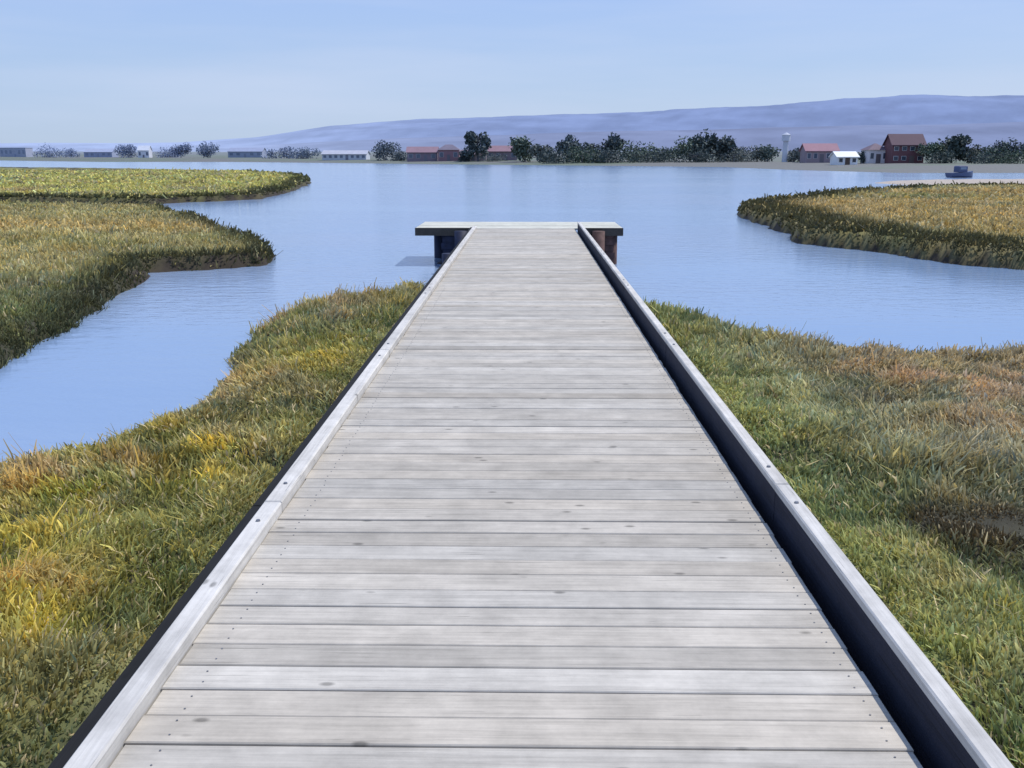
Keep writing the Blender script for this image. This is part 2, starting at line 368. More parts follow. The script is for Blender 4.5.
tag(obj('water', me, M['water']), 'pale blue calm estuary water winding between the marsh banks', 'water', kind='structure')

# ------------------------------------------------------------------ marsh plants
def blades(bx, by, bz, h, w, col, two, up0=0.0):
    n = len(bx); lf = fbm(bx, by, .8, 80)*14
    a = rng.random(n)*2*math.pi; b = lf+rng.normal(0, 1.3, n); lean = np.abs(rng.normal(.3, .6, n))*h
    dx, dy = np.cos(a)*w/2, np.sin(a)*w/2; lx, ly = np.cos(b)*lean, np.sin(b)*lean
    base = np.stack([bx, by, bz], -1)
    side = np.stack([dx, dy, np.zeros(n)], -1)
    topv = base+np.stack([lx, ly, h], -1)
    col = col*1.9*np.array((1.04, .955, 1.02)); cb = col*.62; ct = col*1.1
    if two:
        mid = base+np.stack([lx*.35, ly*.35, h*.58], -1)
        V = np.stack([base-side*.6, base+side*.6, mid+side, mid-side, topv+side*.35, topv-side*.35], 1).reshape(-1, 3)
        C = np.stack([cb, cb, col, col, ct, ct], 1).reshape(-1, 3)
        i = np.arange(n)[:, None]*6
        Fq = np.concatenate([i+np.array([[0, 1, 2, 3]]), i+np.array([[3, 2, 4, 5]])], 0)
    else:
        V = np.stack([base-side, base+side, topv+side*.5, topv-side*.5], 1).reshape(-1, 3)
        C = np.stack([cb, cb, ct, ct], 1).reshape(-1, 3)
        Fq = np.arange(n)[:, None]*4+np.array([[0, 1, 2, 3]])
    return V, C, Fq
parts = {1: [], 2: [], 3: [], 4: [], 5: []}
bands = [(-4, 2.0, 260, .014, .20), (2.0, 6.0, 5600, .0092, .072), (6.0, 10, 3900, .0125, .082), (10, 16, 1500, .017, .11), (16, 26, 480, .03, .14), (26, 42, 190, .055, .15), (42, 70, 66, .11, .18), (70, 130, 18, .22, .25)]
for (y0, y1, dens, wd, ht) in bands:
    xm = (y1+4)*.72+1
    if y1 <= 2: xm = 4
    n = int((y1-y0)*2*xm*dens)
    # clumpy sampling: each tuft carries k stems
    k = 14 if y1 < 20 else 8
    nt_ = n//k
    tx = rng.uniform(-xm, xm, nt_); ty = rng.uniform(y0, y1, nt_)
    rad = (.045+.05*rng.random(nt_))*(1 if y1 < 20 else min(8, wd/.015))
    th = (.55+.9*rng.random(nt_))*(.35+1.3*fbm(tx, ty, 1.3, 60, 5))
    tb = .58+.78*rng.random(nt_)*(.6+.8*vnoise(tx, ty, 2.4, 71)); tr = rng.normal(0, 1, nt_)
    px = np.repeat(tx, k)+rng.normal(0, 1, nt_*k)*np.repeat(rad, k); py = np.repeat(ty, k)+rng.normal(0, 1, nt_*k)*np.repeat(rad, k)
    th = np.repeat(th, k); tb = np.repeat(tb, k); tr = np.repeat(tr, k)
    z, s, kind, g, f = height(px, py)
    ok = ((z > -.79) | ((kind < 4) & (z > -.885))) & (s > .02) & (kind > 0) & ~((np.abs(px-.03) < 1.30) & (py < 26.5)) & (f < 0)
    ok &= ~((px < 0) & (px > -1.40-.12*rng.random(len(px))) & (py < 15))
    vis = np.abs(px) < (py+4)*.72+1.2; ok &= vis
    ok &= (rng.random(len(px)) < np.where(kind < 4, sstep(-.90, -.80, z)+.3, sstep(-.80, -.68, z)+.15))
    # gap strip with painted clump shadow on the right-hand marsh
    px, py, z, th, tb, tr, kind = [q[ok] for q in (px, py, z, th, tb, tr, kind)]
    if len(px) == 0: continue
    col = marshcol(px, py, kind)*tb[:, None]*(.8+.4*rng.random(len(px)))[:, None]
    col = col*(1+np.stack([.10*tr, .02*tr, -.12*tr], -1)).clip(.4, 1.6)
    edge = np.where((kind == 5), sstep(3.2, 1.5, s[ok]), np.where((kind == 3) & (py > 9), sstep(1.3, .3, s[ok]), np.where(kind == 4, sstep(2.6, .6, s[ok])*(px > at(0, 200)[0]*2), 0)))
    col = lerp(col, np.array((.034, .038, .016))*(.6+.8*rng.random((len(px), 1))), edge*.92*(rng.random(len(px)) < .93))
    dry = (edge < .3) & (rng.random(len(px)) < .07); col[dry] = STRAW*(.6+.6*rng.random((dry.sum(), 1)))
    low = rng.random(len(px)) < .72
    gy = at(940, 492, -.35)[1]; shy = (1-.72*np.exp(-((py-gy)/.22)**2)*sstep(2.2, 2.5, px))*(1+.7*np.exp(-((py-gy-.75)/.4)**2)*sstep(2.2, 2.7, px))*(1-.25*np.exp(-((py-gy+.6)/.4)**2)*sstep(2.2, 2.7, px))
    near = 1-.45*((np.abs(px) < 1.8))
    och = col[:, 0]/(col[:, 1]+1e-4); bush = 1+.55*(kind == 1)*sstep(1.1, 1.35, och)+.7*(rng.random(len(px)) < .006)
    h = ht*th*shy*near*bush*np.where(low, .42, 1)*(.7+.6*rng.random(len(px)))
    zb = z-.01+np.where(low, rng.random(len(px))*ht*th*.6*shy*near, 0)
    w = wd*np.where(low, 1.5, 1)*(.7+.6*rng.random(len(px)))
    for kk in parts:
        m_ = kind == kk
        if m_.any(): parts[kk].append(blades(px[m_], py[m_], zb[m_], h[m_], w[m_], col[m_], y1 <= 10))
names = {1: ('near_left', 'yellow and olive pickleweed covering the near marsh left of the boardwalk'),
         2: ('near_right', 'green and rust pickleweed covering the near marsh right of the boardwalk'),
         3: ('mid', 'olive brown marsh plants on the bank across the left channel'),
         4: ('far', 'yellow green marsh plants on the farthest low spit at left'),
         5: ('right', 'golden brown marsh plants on the dark banked spit at right')}
for kk, lst in parts.items():
    if not lst: continue
    Vs, Cs, Fs, o = [], [], [], 0
    for V, C_, Fq in lst:
        Vs.append(V); Cs.append(C_); Fs.append(Fq+o); o += len(V)
    ob = quads_mesh('marsh_plants', np.concatenate(Vs), 0, np.concatenate(Cs), M['plants'], None, np.concatenate(Fs))
    tag(ob, names[kk][1], 'marsh plants', kind='stuff')
    print('plants', kk, sum(len(q) for q in Fs))

# ------------------------------------------------------------------ boardwalk
CX = .03; Y0, Y1 = -3.0, 22.2
walk = empty('boardwalk', (CX, 0, 0))
tag(walk, 'long straight grey plank boardwalk with low curbs ending in a wider landing', 'boardwalk')
HWD = 1.205
mb = MB(); nl = MB(); yv = Y0; first = True
while yv < Y1:
    wv = .138+random.uniform(-.003, .003); gap = random.choice((.003, .004, .004, .007, .005))
    if abs(yv-4.02) < .08: gap = .017
    dz = random.uniform(-.0022, .0022); e0 = random.uniform(-.004, .004); e1 = random.uniform(-.004, .004)
    c = (min(1, max(0, random.gauss(.55, .22))), random.random(), random.random())
    mb.box(-1.185+e0, 1.078+e1, yv, yv+wv, -.042+dz, dz, .0035, c, rot=random.uniform(-.0009, .0009), tilt=random.uniform(-.012, .012))
    for xs in (-1.07, 1.02):
        for q in (.035, .105):
            if yv < 12: nl.cyl(xs+random.uniform(-.006, .006), yv+q+random.uniform(-.004, .004), dz-.001, dz+.0022, .0036, .0032, 6)
    yv += wv+gap
dk = mb.build('deck', M['deck'], walk)
nf = len(dk.data.polygons); b_ = bmesh.new(); b_.from_mesh(dk.data)          # the screw heads belong to the boards' surface
cl_ = b_.verts.layers.float_color['Col']
vs_ = [b_.verts.new(v) for v in nl.v]
for f_ in nl.f: b_.faces.new([vs_[q] for q in f_]).material_index = 1
b_.to_mesh(dk.data); b_.free(); dk.data.materials.append(M['metal'])
# stringers under the boards
for xs in (-1.07, -.45, .45, 1.02):
    m_ = MB(); m_.box(xs-.045, xs+.045, Y0, Y1-.02, -.29, -.047); m_.build('stringer', M['dark_timber'], walk)
for yb in np.arange(-1.5, 22, 3.6):
    m_ = MB(); m_.box(-1.2, 1.2, yb-.07, yb+.07, -.45, -.292); m_.build('cross_beam', M['dark_timber'], walk)
    for xs in (-1.05, 1.05):
        m_ = MB(); m_.cyl(xs, yb, -1.6, -.452, .10, .095, 12); m_.build('piling', M['piling'], walk, True)
# curbs: on the right a pale cap on a beam with its face's shade in the colour, clear of the board ends; on the left a pale timber with a black beam outside, added as the walk's shadow
for sgn in (-1, 1):
    y_ = Y0
    while y_ < Y1-.1:
        L_ = min(3.62, Y1-y_)
        c = (random.uniform(.45, .8), random.random()*.4, random.random()); ro = random.uniform(-.0006, .0006)
        a, b = y_+.004, y_+L_-.004
        if sgn > 0:
            m_ = MB(); m_.box(1.139, 1.208, a, b, .118, .150, .006, c, rot=ro); cu = m_.build('curb', M['curb'], walk)
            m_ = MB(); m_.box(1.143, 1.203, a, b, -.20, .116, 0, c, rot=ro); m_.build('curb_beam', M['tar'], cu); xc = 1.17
        else:
            m_ = MB(); m_.box(-1.276, -1.190, a, b, -.06, .050, .007, c, rot=ro); cu = m_.build('curb', M['curb'], walk)
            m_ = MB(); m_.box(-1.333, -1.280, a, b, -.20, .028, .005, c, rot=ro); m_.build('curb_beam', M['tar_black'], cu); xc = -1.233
        for q in (y_+.25, y_+L_-.25):
            bt = MB(); zt_ = .150 if sgn > 0 else .050; bt.cyl(xc, q, zt_, zt_+.007, .011, .009, 8, top=True); bt.build('bolt', M['metal'], cu)
        y_ += L_

# end landing, wider than the walk
LX0, LX1, LY0, LY1 = -2.62, 2.20, 22.25, 24.4
lm = MB(); yv = LY0
while yv < LY1:
    wv = .138; lm.box(LX0, LX1, yv, yv+wv, -.04, random.uniform(-.002, .002), .0035, (min(1, max(0, random.gauss(.5, .22))), random.random(), random.random())); yv += wv+.007
lm.build('landing_deck', M['wing'], walk)
m_ = MB(); m_.box(LX0, -1.25, LY0-.055, LY0-.006, -.17, .01, .004); m_.build('fascia_board', M['dark_timber'], walk)
m_ = MB(); m_.box(1.25, LX1, LY0-.055, LY0-.006, -.17, .01, .004); m_.build('fascia_board', M['dark_timber'], walk)
for xs in (LX0+.05, LX1-.05):
    m_ = MB(); m_.box(xs-.045, xs+.045, LY0, LY1, -.15, -.045); m_.build('stringer', M['dark_timber'], walk)
for (xs, ys, top) in ((-1.78, 22.6, -.045), (-1.55, 22.05, -.05), (-1.72, 20.6, -.42), (1.62, 22.05, -.05), (1.95, 22.5, -.045), (-2.2, 23.9, -.155), (1.95, 23.9, -.155), (0, 23.9, -.262)):
    m_ = MB(); m_.cyl(xs, ys, -1.9, top, .15, .145, 14); m_.build('piling', M['navy_pile'] if xs < 0 else M['rust_pile'], walk, True)
for (xa, xb, mt, zb_) in ((-2.02, -1.36, 'navy_pile', -1.1), (1.40, 2.02, 'rust_pile', -1.0)):
    z_ = zb_; q = 0
    while z_ < -.16:                                                    # crib of stacked timbers under each wing
        m_ = MB(); o_ = .03*(q % 2); m_.box(xa+o_, xb-o_, 22.24+o_*.5, 22.42, z_, min(z_+.148, -.14), .006); m_.build('crib_timber', M[mt], walk); z_ += .152; q += 1
for (sg, xo) in ((-1, 2.2), (1, 1.85)):
    m_ = MB(); m_.limb((sg*1.42, 22.08, -.3), (sg*xo, 22.55, -.95), .06, .06); m_.build('brace', M['piling'], walk)
    # added dark boarding that stands for the shade under the walk's side
    m_ = MB()
    for q in range(4): m_.box(min(sg*1.30, sg*1.34), max(sg*1.30, sg*1.34), 20.6+q*.40, 20.97+q*.40, -.80+.02*q, -.06, 0, (.2, .3, .4*q/3))
    m_.build('skirt_board', M['piling'], walk)

# ------------------------------------------------------------------ far shore
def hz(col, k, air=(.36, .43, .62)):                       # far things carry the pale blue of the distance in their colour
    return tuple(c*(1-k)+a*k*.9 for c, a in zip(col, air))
TM = {}
def leafmat(k, tone):
    key = (round(k, 2), tone)
    if key not in TM:
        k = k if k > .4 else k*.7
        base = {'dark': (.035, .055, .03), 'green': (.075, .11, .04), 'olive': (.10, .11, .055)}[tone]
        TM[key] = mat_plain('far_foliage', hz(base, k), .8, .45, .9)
    return TM[key]
def gz(x_, y_):
    return float(height(np.array([x_]), np.array([y_]))[0][0])
def crown_mesh(w, h, z0, seed, nleaf, kind_):
    rg = np.random.default_rng(seed); nl_ = 11 if kind_ != 'column' else 8
    lob = []
    for i in range(nl_):
        t = rg.random()
        if kind_ == 'round': a = rg.random()*6.28; r_ = w*.5*rg.uniform(.15, .68); lob.append((math.cos(a)*r_, math.sin(a)*r_, z0+h*rg.uniform(.2, .85)*(1-.25*r_/(w*.5)), w*rg.uniform(.19, .30)))
        elif kind_ == 'column': lob.append((rg.normal()*w*.08, rg.normal()*w*.08, z0+h*(i+.5)/nl_, w*.5*(1-.6*abs((i+.3)/nl_-.35))*rg.uniform(.6, 1)))
        else: a = rg.random()*6.28; r_ = w*.5*rg.uniform(.1, .9); lob.append((math.cos(a)*r_, math.sin(a)*r_*.7, z0+h*rg.uniform(.1, .8)*(1-.4*r_/(w*.5)), w*rg.uniform(.15, .26)))
    lob = np.array(lob)
    li = rg.integers(0, nl_, nleaf); d = rg.normal(size=(nleaf, 3)); d /= np.linalg.norm(d, axis=1)[:, None]
    rr = rg.random(nleaf)**.45
    C_ = lob[li, :3]+d*(lob[li, 3]*rr)[:, None]*np.array((1, 1, .85))
    sz = (.09+.09*rg.random(nleaf))*min(w, h)
    a_ = rg.normal(size=(nleaf, 3)); a_ /= np.linalg.norm(a_, axis=1)[:, None]
    b_ = np.cross(a_, rg.normal(size=(nleaf, 3))); b_ /= np.linalg.norm(b_, axis=1)[:, None]
    a_ = a_*sz[:, None]; b_ = b_*sz[:, None]*.6
    V = np.stack([C_-a_*.5, C_+b_*.5, C_+a_*.5, C_-b_*.5], 1).reshape(-1, 3)
    Fq = np.arange(nleaf)[:, None]*4+np.array([[0, 1, 2, 3]])
    return V, Fq
TREEGROUP = None
def tree(px, ytop, D, wpx, tone, k, label, kind_='round', name='tree', cat='tree', bury=0.0):
    x_, y_ = atd(px, D), D
    zb = gz(x_, y_)-.05
    ztop = EYE+(HZ-ytop)*D/F*1.02; h = max(1.0, ztop-zb); w = wpx*1.6*D/F
    root = empty(name, (x_, y_, zb)); tag(root, label, cat)
    tz = h*(.10 if kind_ == 'round' else .0)
    m_ = MB(); lx = random.uniform(-.06, .06)*h
    m_.limb((0, 0, 0), (lx*.4, 0, h*.35), h*.035, h*.026); m_.limb((lx*.4, 0, h*.34), (lx, 0, h*.8), h*.026, h*.008)
    for q in range(5):
        a = q*1.3+random.random(); m_.limb((lx*.5, 0, h*(.3+.08*q)), (lx*.5+math.cos(a)*w*.33, math.sin(a)*w*.33, h*(.5+.09*q)), h*.015, h*.004, 5)
    m_.build('trunk', mtrunk(k), root)
    V, Fq = crown_mesh(w, h-tz, tz, int(px*7+D), 1300, kind_)
    quads_mesh('crown', V, 0, np.ones((len(V), 3)), leafmat(k, tone), root, Fq)
    return root
_tk = {}
def mtrunk(k):
    k = round(k, 2)
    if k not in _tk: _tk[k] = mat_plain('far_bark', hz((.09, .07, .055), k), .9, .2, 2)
    return _tk[k]
_bm = {}
def bmat(col, k, rough=.8):
    key = (col, round(k, 2), rough)
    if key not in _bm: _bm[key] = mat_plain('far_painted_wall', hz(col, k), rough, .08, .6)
    return _bm[key]
GLASS = (.03, .04, .06)
def house(px0, px1, ytop, D, wall, roofc, k, label, roof='gable', floors=1, name='house', cat='house', rz=0, depth=None, nwin=4):
    x0, x1 = atd(px0, D), atd(px1, D); w = x1-x0; dp = depth or max(5, w*.55)
    cx = (x0+x1)/2; zb = gz(cx, D+dp/2)-.15
    ztop = EYE+(HZ-ytop)*D/F; h = ztop-zb
    root = empty(name, (cx, D+dp/2, zb), rz); tag(root, label, cat)
    rh = {'gable': h*.36, 'hip': h*.32, 'flat': .25, 'shed': h*.2}[roof]; wh = h-rh
    m_ = MB(); m_.box(-w/2, w/2, -dp/2, dp/2, 0, wh)
    if roof == 'gable':
        o = len(m_.v)
        m_._add([(-w/2, -dp/2, wh), (-w/2, dp/2, wh), (-w/2, 0, wh+rh*.93), (w/2, -dp/2, wh), (w/2, dp/2, wh), (w/2, 0, wh+rh*.93)], [(0, 2, 1), (3, 4, 5)])
    m_.build('wall', bmat(wall, k), root)
    r_ = MB(); e = .35
    if roof == 'gable':
        t = .14
        r_._add([(-w/2-e, -dp/2-e, wh-.1), (w/2+e, -dp/2-e, wh-.1), (w/2+e, 0, wh+rh), (-w/2-e, 0, wh+rh), (-w/2-e, dp/2+e, wh-.1), (w/2+e, dp/2+e, wh-.1),
                 (-w/2-e, -dp/2-e, wh-.1-t), (w/2+e, -dp/2-e, wh-.1-t), (w/2+e, 0, wh+rh-t), (-w/2-e, 0, wh+rh-t), (-w/2-e, dp/2+e, wh-.1-t), (w/2+e, dp/2+e, wh-.1-t)],
                [(0, 1, 2, 3), (3, 2, 5, 4), (0, 6, 7, 1), (4, 5, 11, 10), (0, 3, 9, 6), (3, 4, 10, 9), (1, 7, 8, 2), (2, 8, 11, 5), (6, 9, 8, 7), (9, 10, 11, 8)])
    elif roof == 'hip':
        i_ = min(w, dp)*.45
        r_._add([(-w/2-e, -dp/2-e, wh), (w/2+e, -dp/2-e, wh), (w/2+e, dp/2+e, wh), (-w/2-e, dp/2+e, wh), (-w/2+i_, 0, wh+rh), (w/2-i_, 0, wh+rh)],
                [(0, 1, 5, 4), (1, 2, 5), (2, 3, 4, 5), (3, 0, 4), (3, 2, 1, 0)])
    elif roof == 'shed':
        r_._add([(-w/2-e, -dp/2-e, wh+.02), (w/2+e, -dp/2-e, wh+.02), (w/2+e, dp/2+e, wh+rh), (-w/2-e, dp/2+e, wh+rh), (-w/2-e, -dp/2-e, wh-.12), (w/2+e, -dp/2-e, wh-.12), (w/2+e, dp/2+e, wh-.12), (-w/2-e, dp/2+e, wh-.12)],
                [(0, 1, 2, 3), (0, 4, 5, 1), (1, 5, 6, 2), (2, 6, 7, 3), (3, 7, 4, 0)])
    else: r_.box(-w/2-.15, w/2+.15, -dp/2-.15, dp/2+.15, wh+.003, wh+.25)
    r_.build('roof', bmat(roofc, k), root)
    fh = wh/floors
    for fl in range(floors):
        for q in range(nwin):
            if fl == 0 and q == nwin//2: continue
            xc = -w/2+w*(q+.5)/nwin; ww = w/nwin*.26; z0 = fl*fh+fh*.38; z1 = fl*fh+fh*.78
            a = MB(); a.box(xc-ww-.06, xc+ww+.06, -dp/2-.05, -dp/2-.003, z0-.06, z1+.06); fr = a.build('window', bmat((.7, .7, .68), k), root)
            a = MB(); a.box(xc-ww, xc+ww, -dp/2-.07, -dp/2-.052, z0, z1); a.build('pane', bmat(GLASS, k*.8, .2), fr)
    xc = -w/2+w*(nwin//2+.5)/nwin
    a = MB(); a.box(xc-.5, xc+.5, -dp/2-.06, -dp/2-.004, 0.02, min(2.1, fh*.85)); a.build('door', bmat((.12, .08, .06), k), root)
    return root

RED = (.26, .085, .06); BRN = (.20, .10, .08); WHT = (.85, .85, .84); TAN = (.42, .36, .30); GRY = (.3, .3, .32)
# left distance, hazy
house(0, 26, 148, 620, TAN, GRY, .72, 'pale hazy low building at the left edge of the far shore', 'flat', nwin=6, cat='building', name='building')
house(84, 112, 149, 600, GRY, GRY, .68, 'faint grey low building behind the far left spit', 'gable', nwin=5, cat='building', name='building')
house(138, 149, 146, 560, WHT, WHT, .35, 'small bright white house between faint trees on left shore', 'gable', nwin=3)
house(228, 262, 148, 520, GRY, (.2, .2, .24), .62, 'dim grey shed with dark roof on the far left shore', 'gable', nwin=5, cat='building', name='building')
house(322, 366, 150.5, 360, (.75, .74, .7), (.45, .42, .40), .45, 'long cream low building on the shore left of the landing', 'gable', nwin=8, cat='building', name='building')
for px, yt, D, wpx, tone, k, lab, kd in (
    (48, 148, 610, 22, 'olive', .72, 'faint olive tree beside the pale building at far left', 'bush'),
    (70, 149, 600, 16, 'green', .70, 'small faint tree left of the faint grey building', 'bush'),
    (128, 145, 570, 14, 'dark', .60, 'hazy dark tree just left of the small white house', 'round'),
    (165, 149, 570, 22, 'green', .68, 'broad faint tree right of the small white house', 'bush'),
    (181, 144, 560, 13, 'dark', .60, 'narrow hazy tree on the shore above the far spit', 'round'),
    (208, 144, 500, 16, 'dark', .52, 'blue grey tree left of the dim grey shed', 'round'),
    (284, 146, 450, 22, 'dark', .52, 'low blue grey tree right of the dim grey shed', 'bush'),
    (306, 147, 420, 18, 'green', .50, 'small round tree left of the long cream building', 'bush'),
    (386, 143, 340, 20, 'dark', .38, 'dark tree just right of the long cream building', 'round'),
    (402, 148, 330, 14, 'olive', .40, 'low olive bush beside the first reddish building', 'bush'),
    (478, 129, 300, 16, 'dark', .22, 'tallest dark tree rising above the reddish roofs', 'round'),
    (466, 142, 302, 9, 'dark', .25, 'short dark tree touching the tallest tree on its left', 'bush'),
    (520, 145, 300, 10, 'green', .28, 'small green tree at right end of the reddish buildings', 'round'),
    (525, 137, 285, 22, 'green', .20, 'rounded mid green tree right of the reddish buildings', 'round'),
    (544, 142, 280, 20, 'olive', .26, 'paler olive tree in the middle of the shore', 'bush'),
    (569, 135, 275, 18, 'dark', .22, 'upright dark tree at the left of the central grove', 'round'),
    (590, 140, 270, 24, 'dark', .16, 'broad dark tree in the middle of the central grove', 'bush'),
    (608, 137, 272, 20, 'dark', .22, 'dark tree at the right of the central grove', 'round'),
    (556, 150, 262, 26, 'dark', .16, 'low dark thicket left of the central grove', 'bush'),
    (582, 148, 262, 30, 'green', .16, 'low green thicket in front of the central grove', 'bush'),
    (612, 149, 260, 28, 'dark', .18, 'low dark thicket under the right of the central grove', 'bush'),
    (646, 150, 258, 34, 'dark', .14, 'darkest low thicket on the shore between the groves', 'bush'),
    (697, 151, 250, 34, 'dark', .14, 'low dark thicket under the highest grove tree', 'bush'),
    (734, 151, 250, 30, 'olive', .22, 'low olive thicket under the spreading tree', 'bush'),
    (492, 154, 296, 16, 'olive', .30, 'low olive hedge in front of the reddish buildings', 'bush'),
    (940, 151, 200, 22, 'dark', .10, 'low dark thicket beneath the tall dark tree', 'bush'),
    (984, 152, 192, 34, 'dark', .12, 'low dark hedge near the right end of the shore', 'bush'),
    (1018, 152, 190, 34, 'green', .12, 'low green hedge below the right edge trees', 'bush'),
    (634, 144, 268, 30, 'green', .18, 'long low green thicket between the two groves', 'bush'),
    (662, 146, 266, 28, 'green', .16, 'low dark thicket beside the right grove', 'bush'),
    (690, 139, 262, 22, 'green', .18, 'leafy tree at the left of the right grove', 'round'),
    (706, 134, 260, 24, 'dark', .14, 'highest dark tree of the right grove', 'round'),
    (726, 136, 258, 24, 'dark', .16, 'dark spreading tree right of the highest grove tree', 'bush'),
    (748, 146, 258, 22, 'olive', .26, 'low olive tree left of the pale tower', 'bush'),
    (768, 145, 256, 16, 'green', .30, 'small tree right beside the pale tower', 'round'),
    (800, 147, 250, 16, 'olive', .30, 'small olive tree right of the pale tower', 'bush'),
    (866, 148, 215, 12, 'dark', .18, 'small dark tree between the white and dark red houses', 'bush'),
    (933, 143, 205, 18, 'green', .14, 'green tree at the right wall of the dark red house', 'round'),
    (952, 134, 205, 22, 'dark', .12, 'tall dark tree right of the dark red house', 'round'),
    (972, 146, 205, 20, 'olive', .20, 'low olive bush right of the tall dark tree', 'bush'),
    (992, 145, 202, 24, 'green', .18, 'round green bush near the right end of the shore', 'bush'),
    (1014, 142, 200, 24, 'dark', .16, 'dark tree at the right edge of the shore', 'round'),
    (1044, 140, 200, 26, 'green', .18, 'green tree cut by the right picture edge', 'round')):
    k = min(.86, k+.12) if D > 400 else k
    tree(px, yt, D, wpx, tone, k, lab, kd, name='bush' if kd == 'bush' else 'tree', cat='bush' if kd == 'bush' and 'tree ' not in lab[:22] else 'tree')
# reddish waterfront buildings
house(407, 437, 147, 315, BRN, RED, .30, 'low reddish building at left end of the waterfront row', 'gable', nwin=4, cat='building', name='building')
house(438, 459, 145, 312, RED, (.12, .07, .08), .25, 'dark roofed red building left of the tallest tree', 'hip', nwin=3, cat='building', name='building')
house(487, 517, 146, 310, BRN, RED, .28, 'reddish building at right of the tallest tree', 'gable', nwin=4, cat='building', name='building')
house(460, 486, 150, 306, (.42, .26, .23), BRN, .28, 'pinkish brown low building under the tallest tree', 'gable', nwin=5, cat='building', name='building')
# right-hand houses
house(806, 838, 144, 232, (.30, .20, .18), (.30, .11, .11), .2, 'long red roofed house left of the white house', 'gable', nwin=5)
house(838, 858, 151.5, 205, WHT, (.8, .8, .8), .0, 'bright white low boathouse beside the water', 'gable', nwin=3)
house(869, 888, 144, 212, (.75, .70, .68), (.13, .07, .08), .12, 'pale walled house with dark roof left of the dark red house', 'hip', nwin=3)
house(892, 924, 135, 208, (.15, .05, .045), (.08, .03, .04), .06, 'tall dark red house with dark roof near right grove', 'gable', floors=2, nwin=4)
# pale tower
tx_, ty_ = atd(785, 250), 250; tb_ = gz(tx_, ty_)
tw = empty('water_tower', (tx_, ty_, tb_)); tag(tw, 'slim pale tower standing between small shore trees', 'tower')
m_ = MB(); m_.cyl(0, 0, 0, 5.2, .75, .62, 16); m_.build('shaft', bmat((.7, .72, .74), .3), tw)
m_ = MB(); m_.cyl(0, 0, 5.202, 6.7, 1.05, 1.05, 18); m_.build('tank', bmat((.78, .8, .82), .3), tw)
m_ = MB(); m_.cyl(0, 0, 6.702, 7.3, 1.15, .1, 18); m_.build('roof', bmat((.5, .52, .56), .3), tw)
# moored boat
bx, by = atd(963, 112), 112
boat = empty('moored_boat', (bx, by, WZ), R(20)); tag(boat, 'small dark blue cabin boat lying off the right shore', 'boat')
bm = bmesh.new(); rings = []
for i, t in enumerate(np.linspace(0, 1, 9)):
    hw = 0.62*(1-max(0, (t-.45)/.55)**2.2)+.02; zt = .52+.22*t*t; xx = -1.7+3.4*t
    rings.append([bm.verts.new(q) for q in ((xx, -hw, zt), (xx, -hw*.8, .12), (xx+.0, 0, -.12+.1*t), (xx, hw*.8, .12), (xx, hw, zt))])
for a, b in zip(rings, rings[1:]):
    for k_ in range(4): bm.faces.new((a[k_], a[k_+1], b[k_+1], b[k_]))
    bm.faces.new((a[4], a[0], b[0], b[4]))
bm.faces.new(rings[0]); me = bpy.data.meshes.new('hull'); bm.normal_update(); bm.to_mesh(me)
obj('hull', me, bmat((.03, .04, .10), .12, .4), boat)
m_ = MB(); m_.box(-.7, .5, -.42, .42, .6, 1.3, .08); cb = m_.build('cabin', bmat((.06, .07, .13), .12), boat)
m_ = MB(); m_.box(-.5, .3, -.432, -.422, .9, 1.15); m_.build('window', bmat((.2, .25, .3), .1, .2), cb)

# ------------------------------------------------------------------ hills
def hills(name, D, pts, depth, col, label, seed):
    xs = np.linspace(-300, 1900, 360); top = np.interp(xs, [p[0] for p in pts], [p[1] for p in pts])
    rows = 14; V = []
    lat = np.array([atd(q, D) for q in xs])
    for r_ in range(rows):
        t = r_/(rows-1); yv_ = D+depth*t
        prof = math.sin(t*math.pi/2)**.8
        hh = np.maximum((HZ-top), .0)*(D+depth)/F*prof
        nn = (fbm(lat, np.full_like(lat, yv_), 1/520., seed, 7)-.5)*np.maximum(hh, 8)*.30*(.5+.9*(1-t))*(0 if r_ == 0 else 1)
        V += [(a*(yv_/D), yv_, -1+b) for a, b in zip(lat, hh+nn)]
    n = len(xs); idx = np.arange(rows*n).reshape(rows, n)
    fa = np.stack([idx[:-1, :-1], idx[:-1, 1:], idx[1:, 1:], idx[1:, :-1]], -1).reshape(-1, 4)
    V = np.array(V); nz = fbm(V[:, 0], V[:, 2]*4+V[:, 1], 1/260., seed+5)
    C_ = lerp(np.tile(np.array(col), (len(V), 1)), np.tile(np.array((.33, .39, .52)), (len(V), 1)), sstep(.02, -.40, V[:, 0]/V[:, 1])*.9)*(.92+.16*sstep(.35, .65, nz))[:, None]  # air haze painted into the hill colour, stronger to the left
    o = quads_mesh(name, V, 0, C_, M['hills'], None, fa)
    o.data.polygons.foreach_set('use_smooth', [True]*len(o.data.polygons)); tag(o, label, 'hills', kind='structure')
M['hills'] = mat_attr('hazy_hill', .95, .004, .10, .0)
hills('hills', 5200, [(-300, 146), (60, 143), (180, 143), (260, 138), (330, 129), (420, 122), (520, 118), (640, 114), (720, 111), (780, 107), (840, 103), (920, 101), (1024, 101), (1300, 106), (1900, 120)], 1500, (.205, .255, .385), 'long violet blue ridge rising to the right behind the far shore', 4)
hills('foothills', 3300, [(-300, 151), (200, 148), (320, 142), (460, 137), (600, 133), (760, 129), (900, 127), (1024, 125), (1400, 126), (1900, 135)], 700, (.195, .225, .32), 'lower purple foothills in front of the ridge', 9)

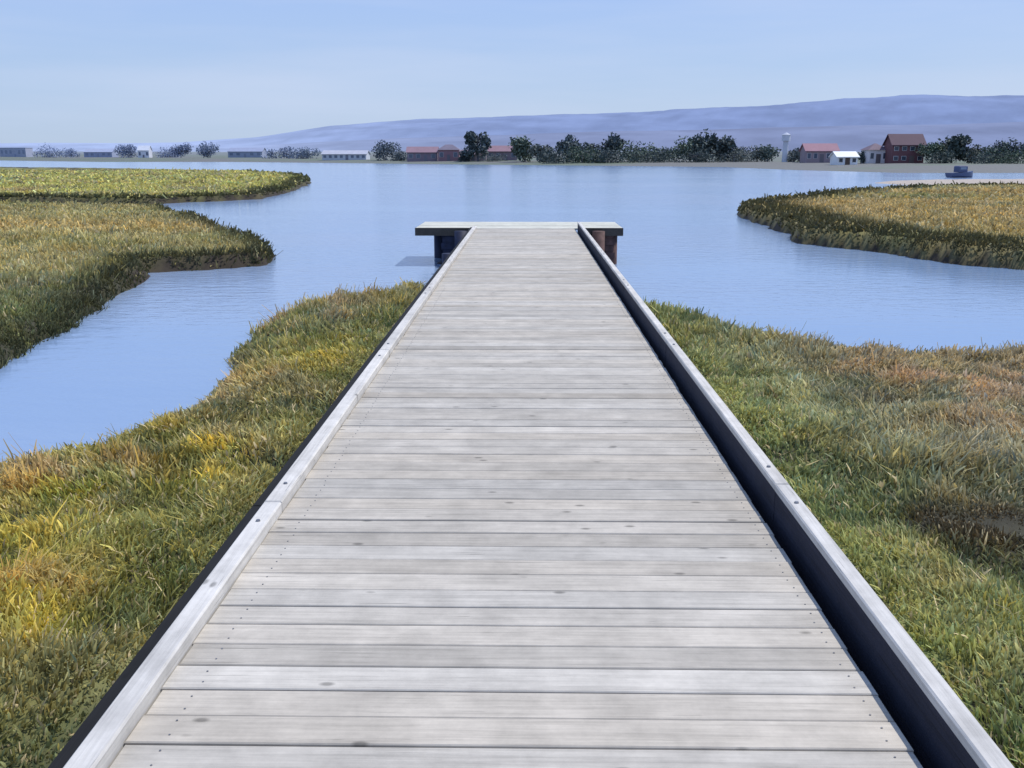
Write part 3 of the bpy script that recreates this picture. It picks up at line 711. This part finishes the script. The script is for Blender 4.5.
# ------------------------------------------------------------------ sky and sun
AZ, EL = R(62), R(58)                      # azimuth clockwise from the walk's direction
w = bpy.data.worlds.new('World'); S.world = w; w.use_nodes = True; nt = w.node_tree; N, L = nt.nodes, nt.links
bg = N['Background']; sky = N.new('ShaderNodeTexSky'); sky.sky_type = 'NISHITA'; sky.sun_disc = False
sky.sun_elevation = EL; sky.sun_rotation = AZ; sky.air_density = 1.0; sky.dust_density = 1.6; sky.ozone_density = 2.2; sky.altitude = 0
tc = N.new('ShaderNodeTexCoord'); mp = N.new('ShaderNodeMapping'); mp.inputs['Scale'].default_value = (1, 1, 9)
L.new(tc.outputs['Generated'], mp.inputs['Vector'])
n = N.new('ShaderNodeTexNoise'); n.inputs['Scale'].default_value = 1.8; n.inputs['Detail'].default_value = 7; n.inputs['Roughness'].default_value = .5; L.new(mp.outputs[0], n.inputs['Vector'])
cr = N.new('ShaderNodeMapRange'); cr.inputs['From Min'].default_value = .42; cr.inputs['From Max'].default_value = .75; cr.inputs['To Max'].default_value = .5; L.new(n.outputs['Fac'], cr.inputs['Value'])
sp = N.new('ShaderNodeSeparateXYZ'); L.new(tc.outputs['Generated'], sp.inputs[0])
hr = N.new('ShaderNodeValToRGB'); L.new(sp.outputs[2], hr.inputs[0]); e = hr.color_ramp.elements      # humid sea air: paler towards the horizon
k10 = 1/1.25
e[0].position = 0; e[0].color = (.50*k10, .62*k10, .80*k10, 1); e[1].position = .6; e[1].color = (.20*k10, .36*k10, .78*k10, 1)
q = e.new(.06); q.color = (.42*k10, .57*k10, .82*k10, 1); q = e.new(.2); q.color = (.34*k10, .50*k10, .90*k10, 1)
sc_ = N.new('ShaderNodeVectorMath'); sc_.operation = 'SCALE'; sc_.inputs['Scale'].default_value = 10*1.42; L.new(hr.outputs[0], sc_.inputs[0])
hm = N.new('ShaderNodeMix'); hm.data_type = 'RGBA'; hm.inputs[0].default_value = .8; L.new(sky.outputs[0], hm.inputs[6]); L.new(sc_.outputs[0], hm.inputs[7])
mx = N.new('ShaderNodeMix'); mx.data_type = 'RGBA'; L.new(cr.outputs[0], mx.inputs[0]); L.new(hm.outputs[2], mx.inputs[6]); mx.inputs[7].default_value = (6.4, 7.2, 9.1, 1)
L.new(mx.outputs[2], bg.inputs['Color']); bg.inputs['Strength'].default_value = .1
ld = bpy.data.lights.new('sun', 'SUN'); ld.energy = 3.8; ld.angle = R(.55); ld.color = (1, .955, .89)
lo = bpy.data.objects.new('sun', ld); COL.objects.link(lo)
sd = Vector((math.sin(AZ)*math.cos(EL), math.cos(AZ)*math.cos(EL), math.sin(EL)))
lo.rotation_euler = sd.to_track_quat('Z', 'Y').to_euler(); lo.location = (20, 5, 30)
S.view_settings.view_transform = 'Standard'; S.view_settings.look = 'None'; S.view_settings.exposure = 0
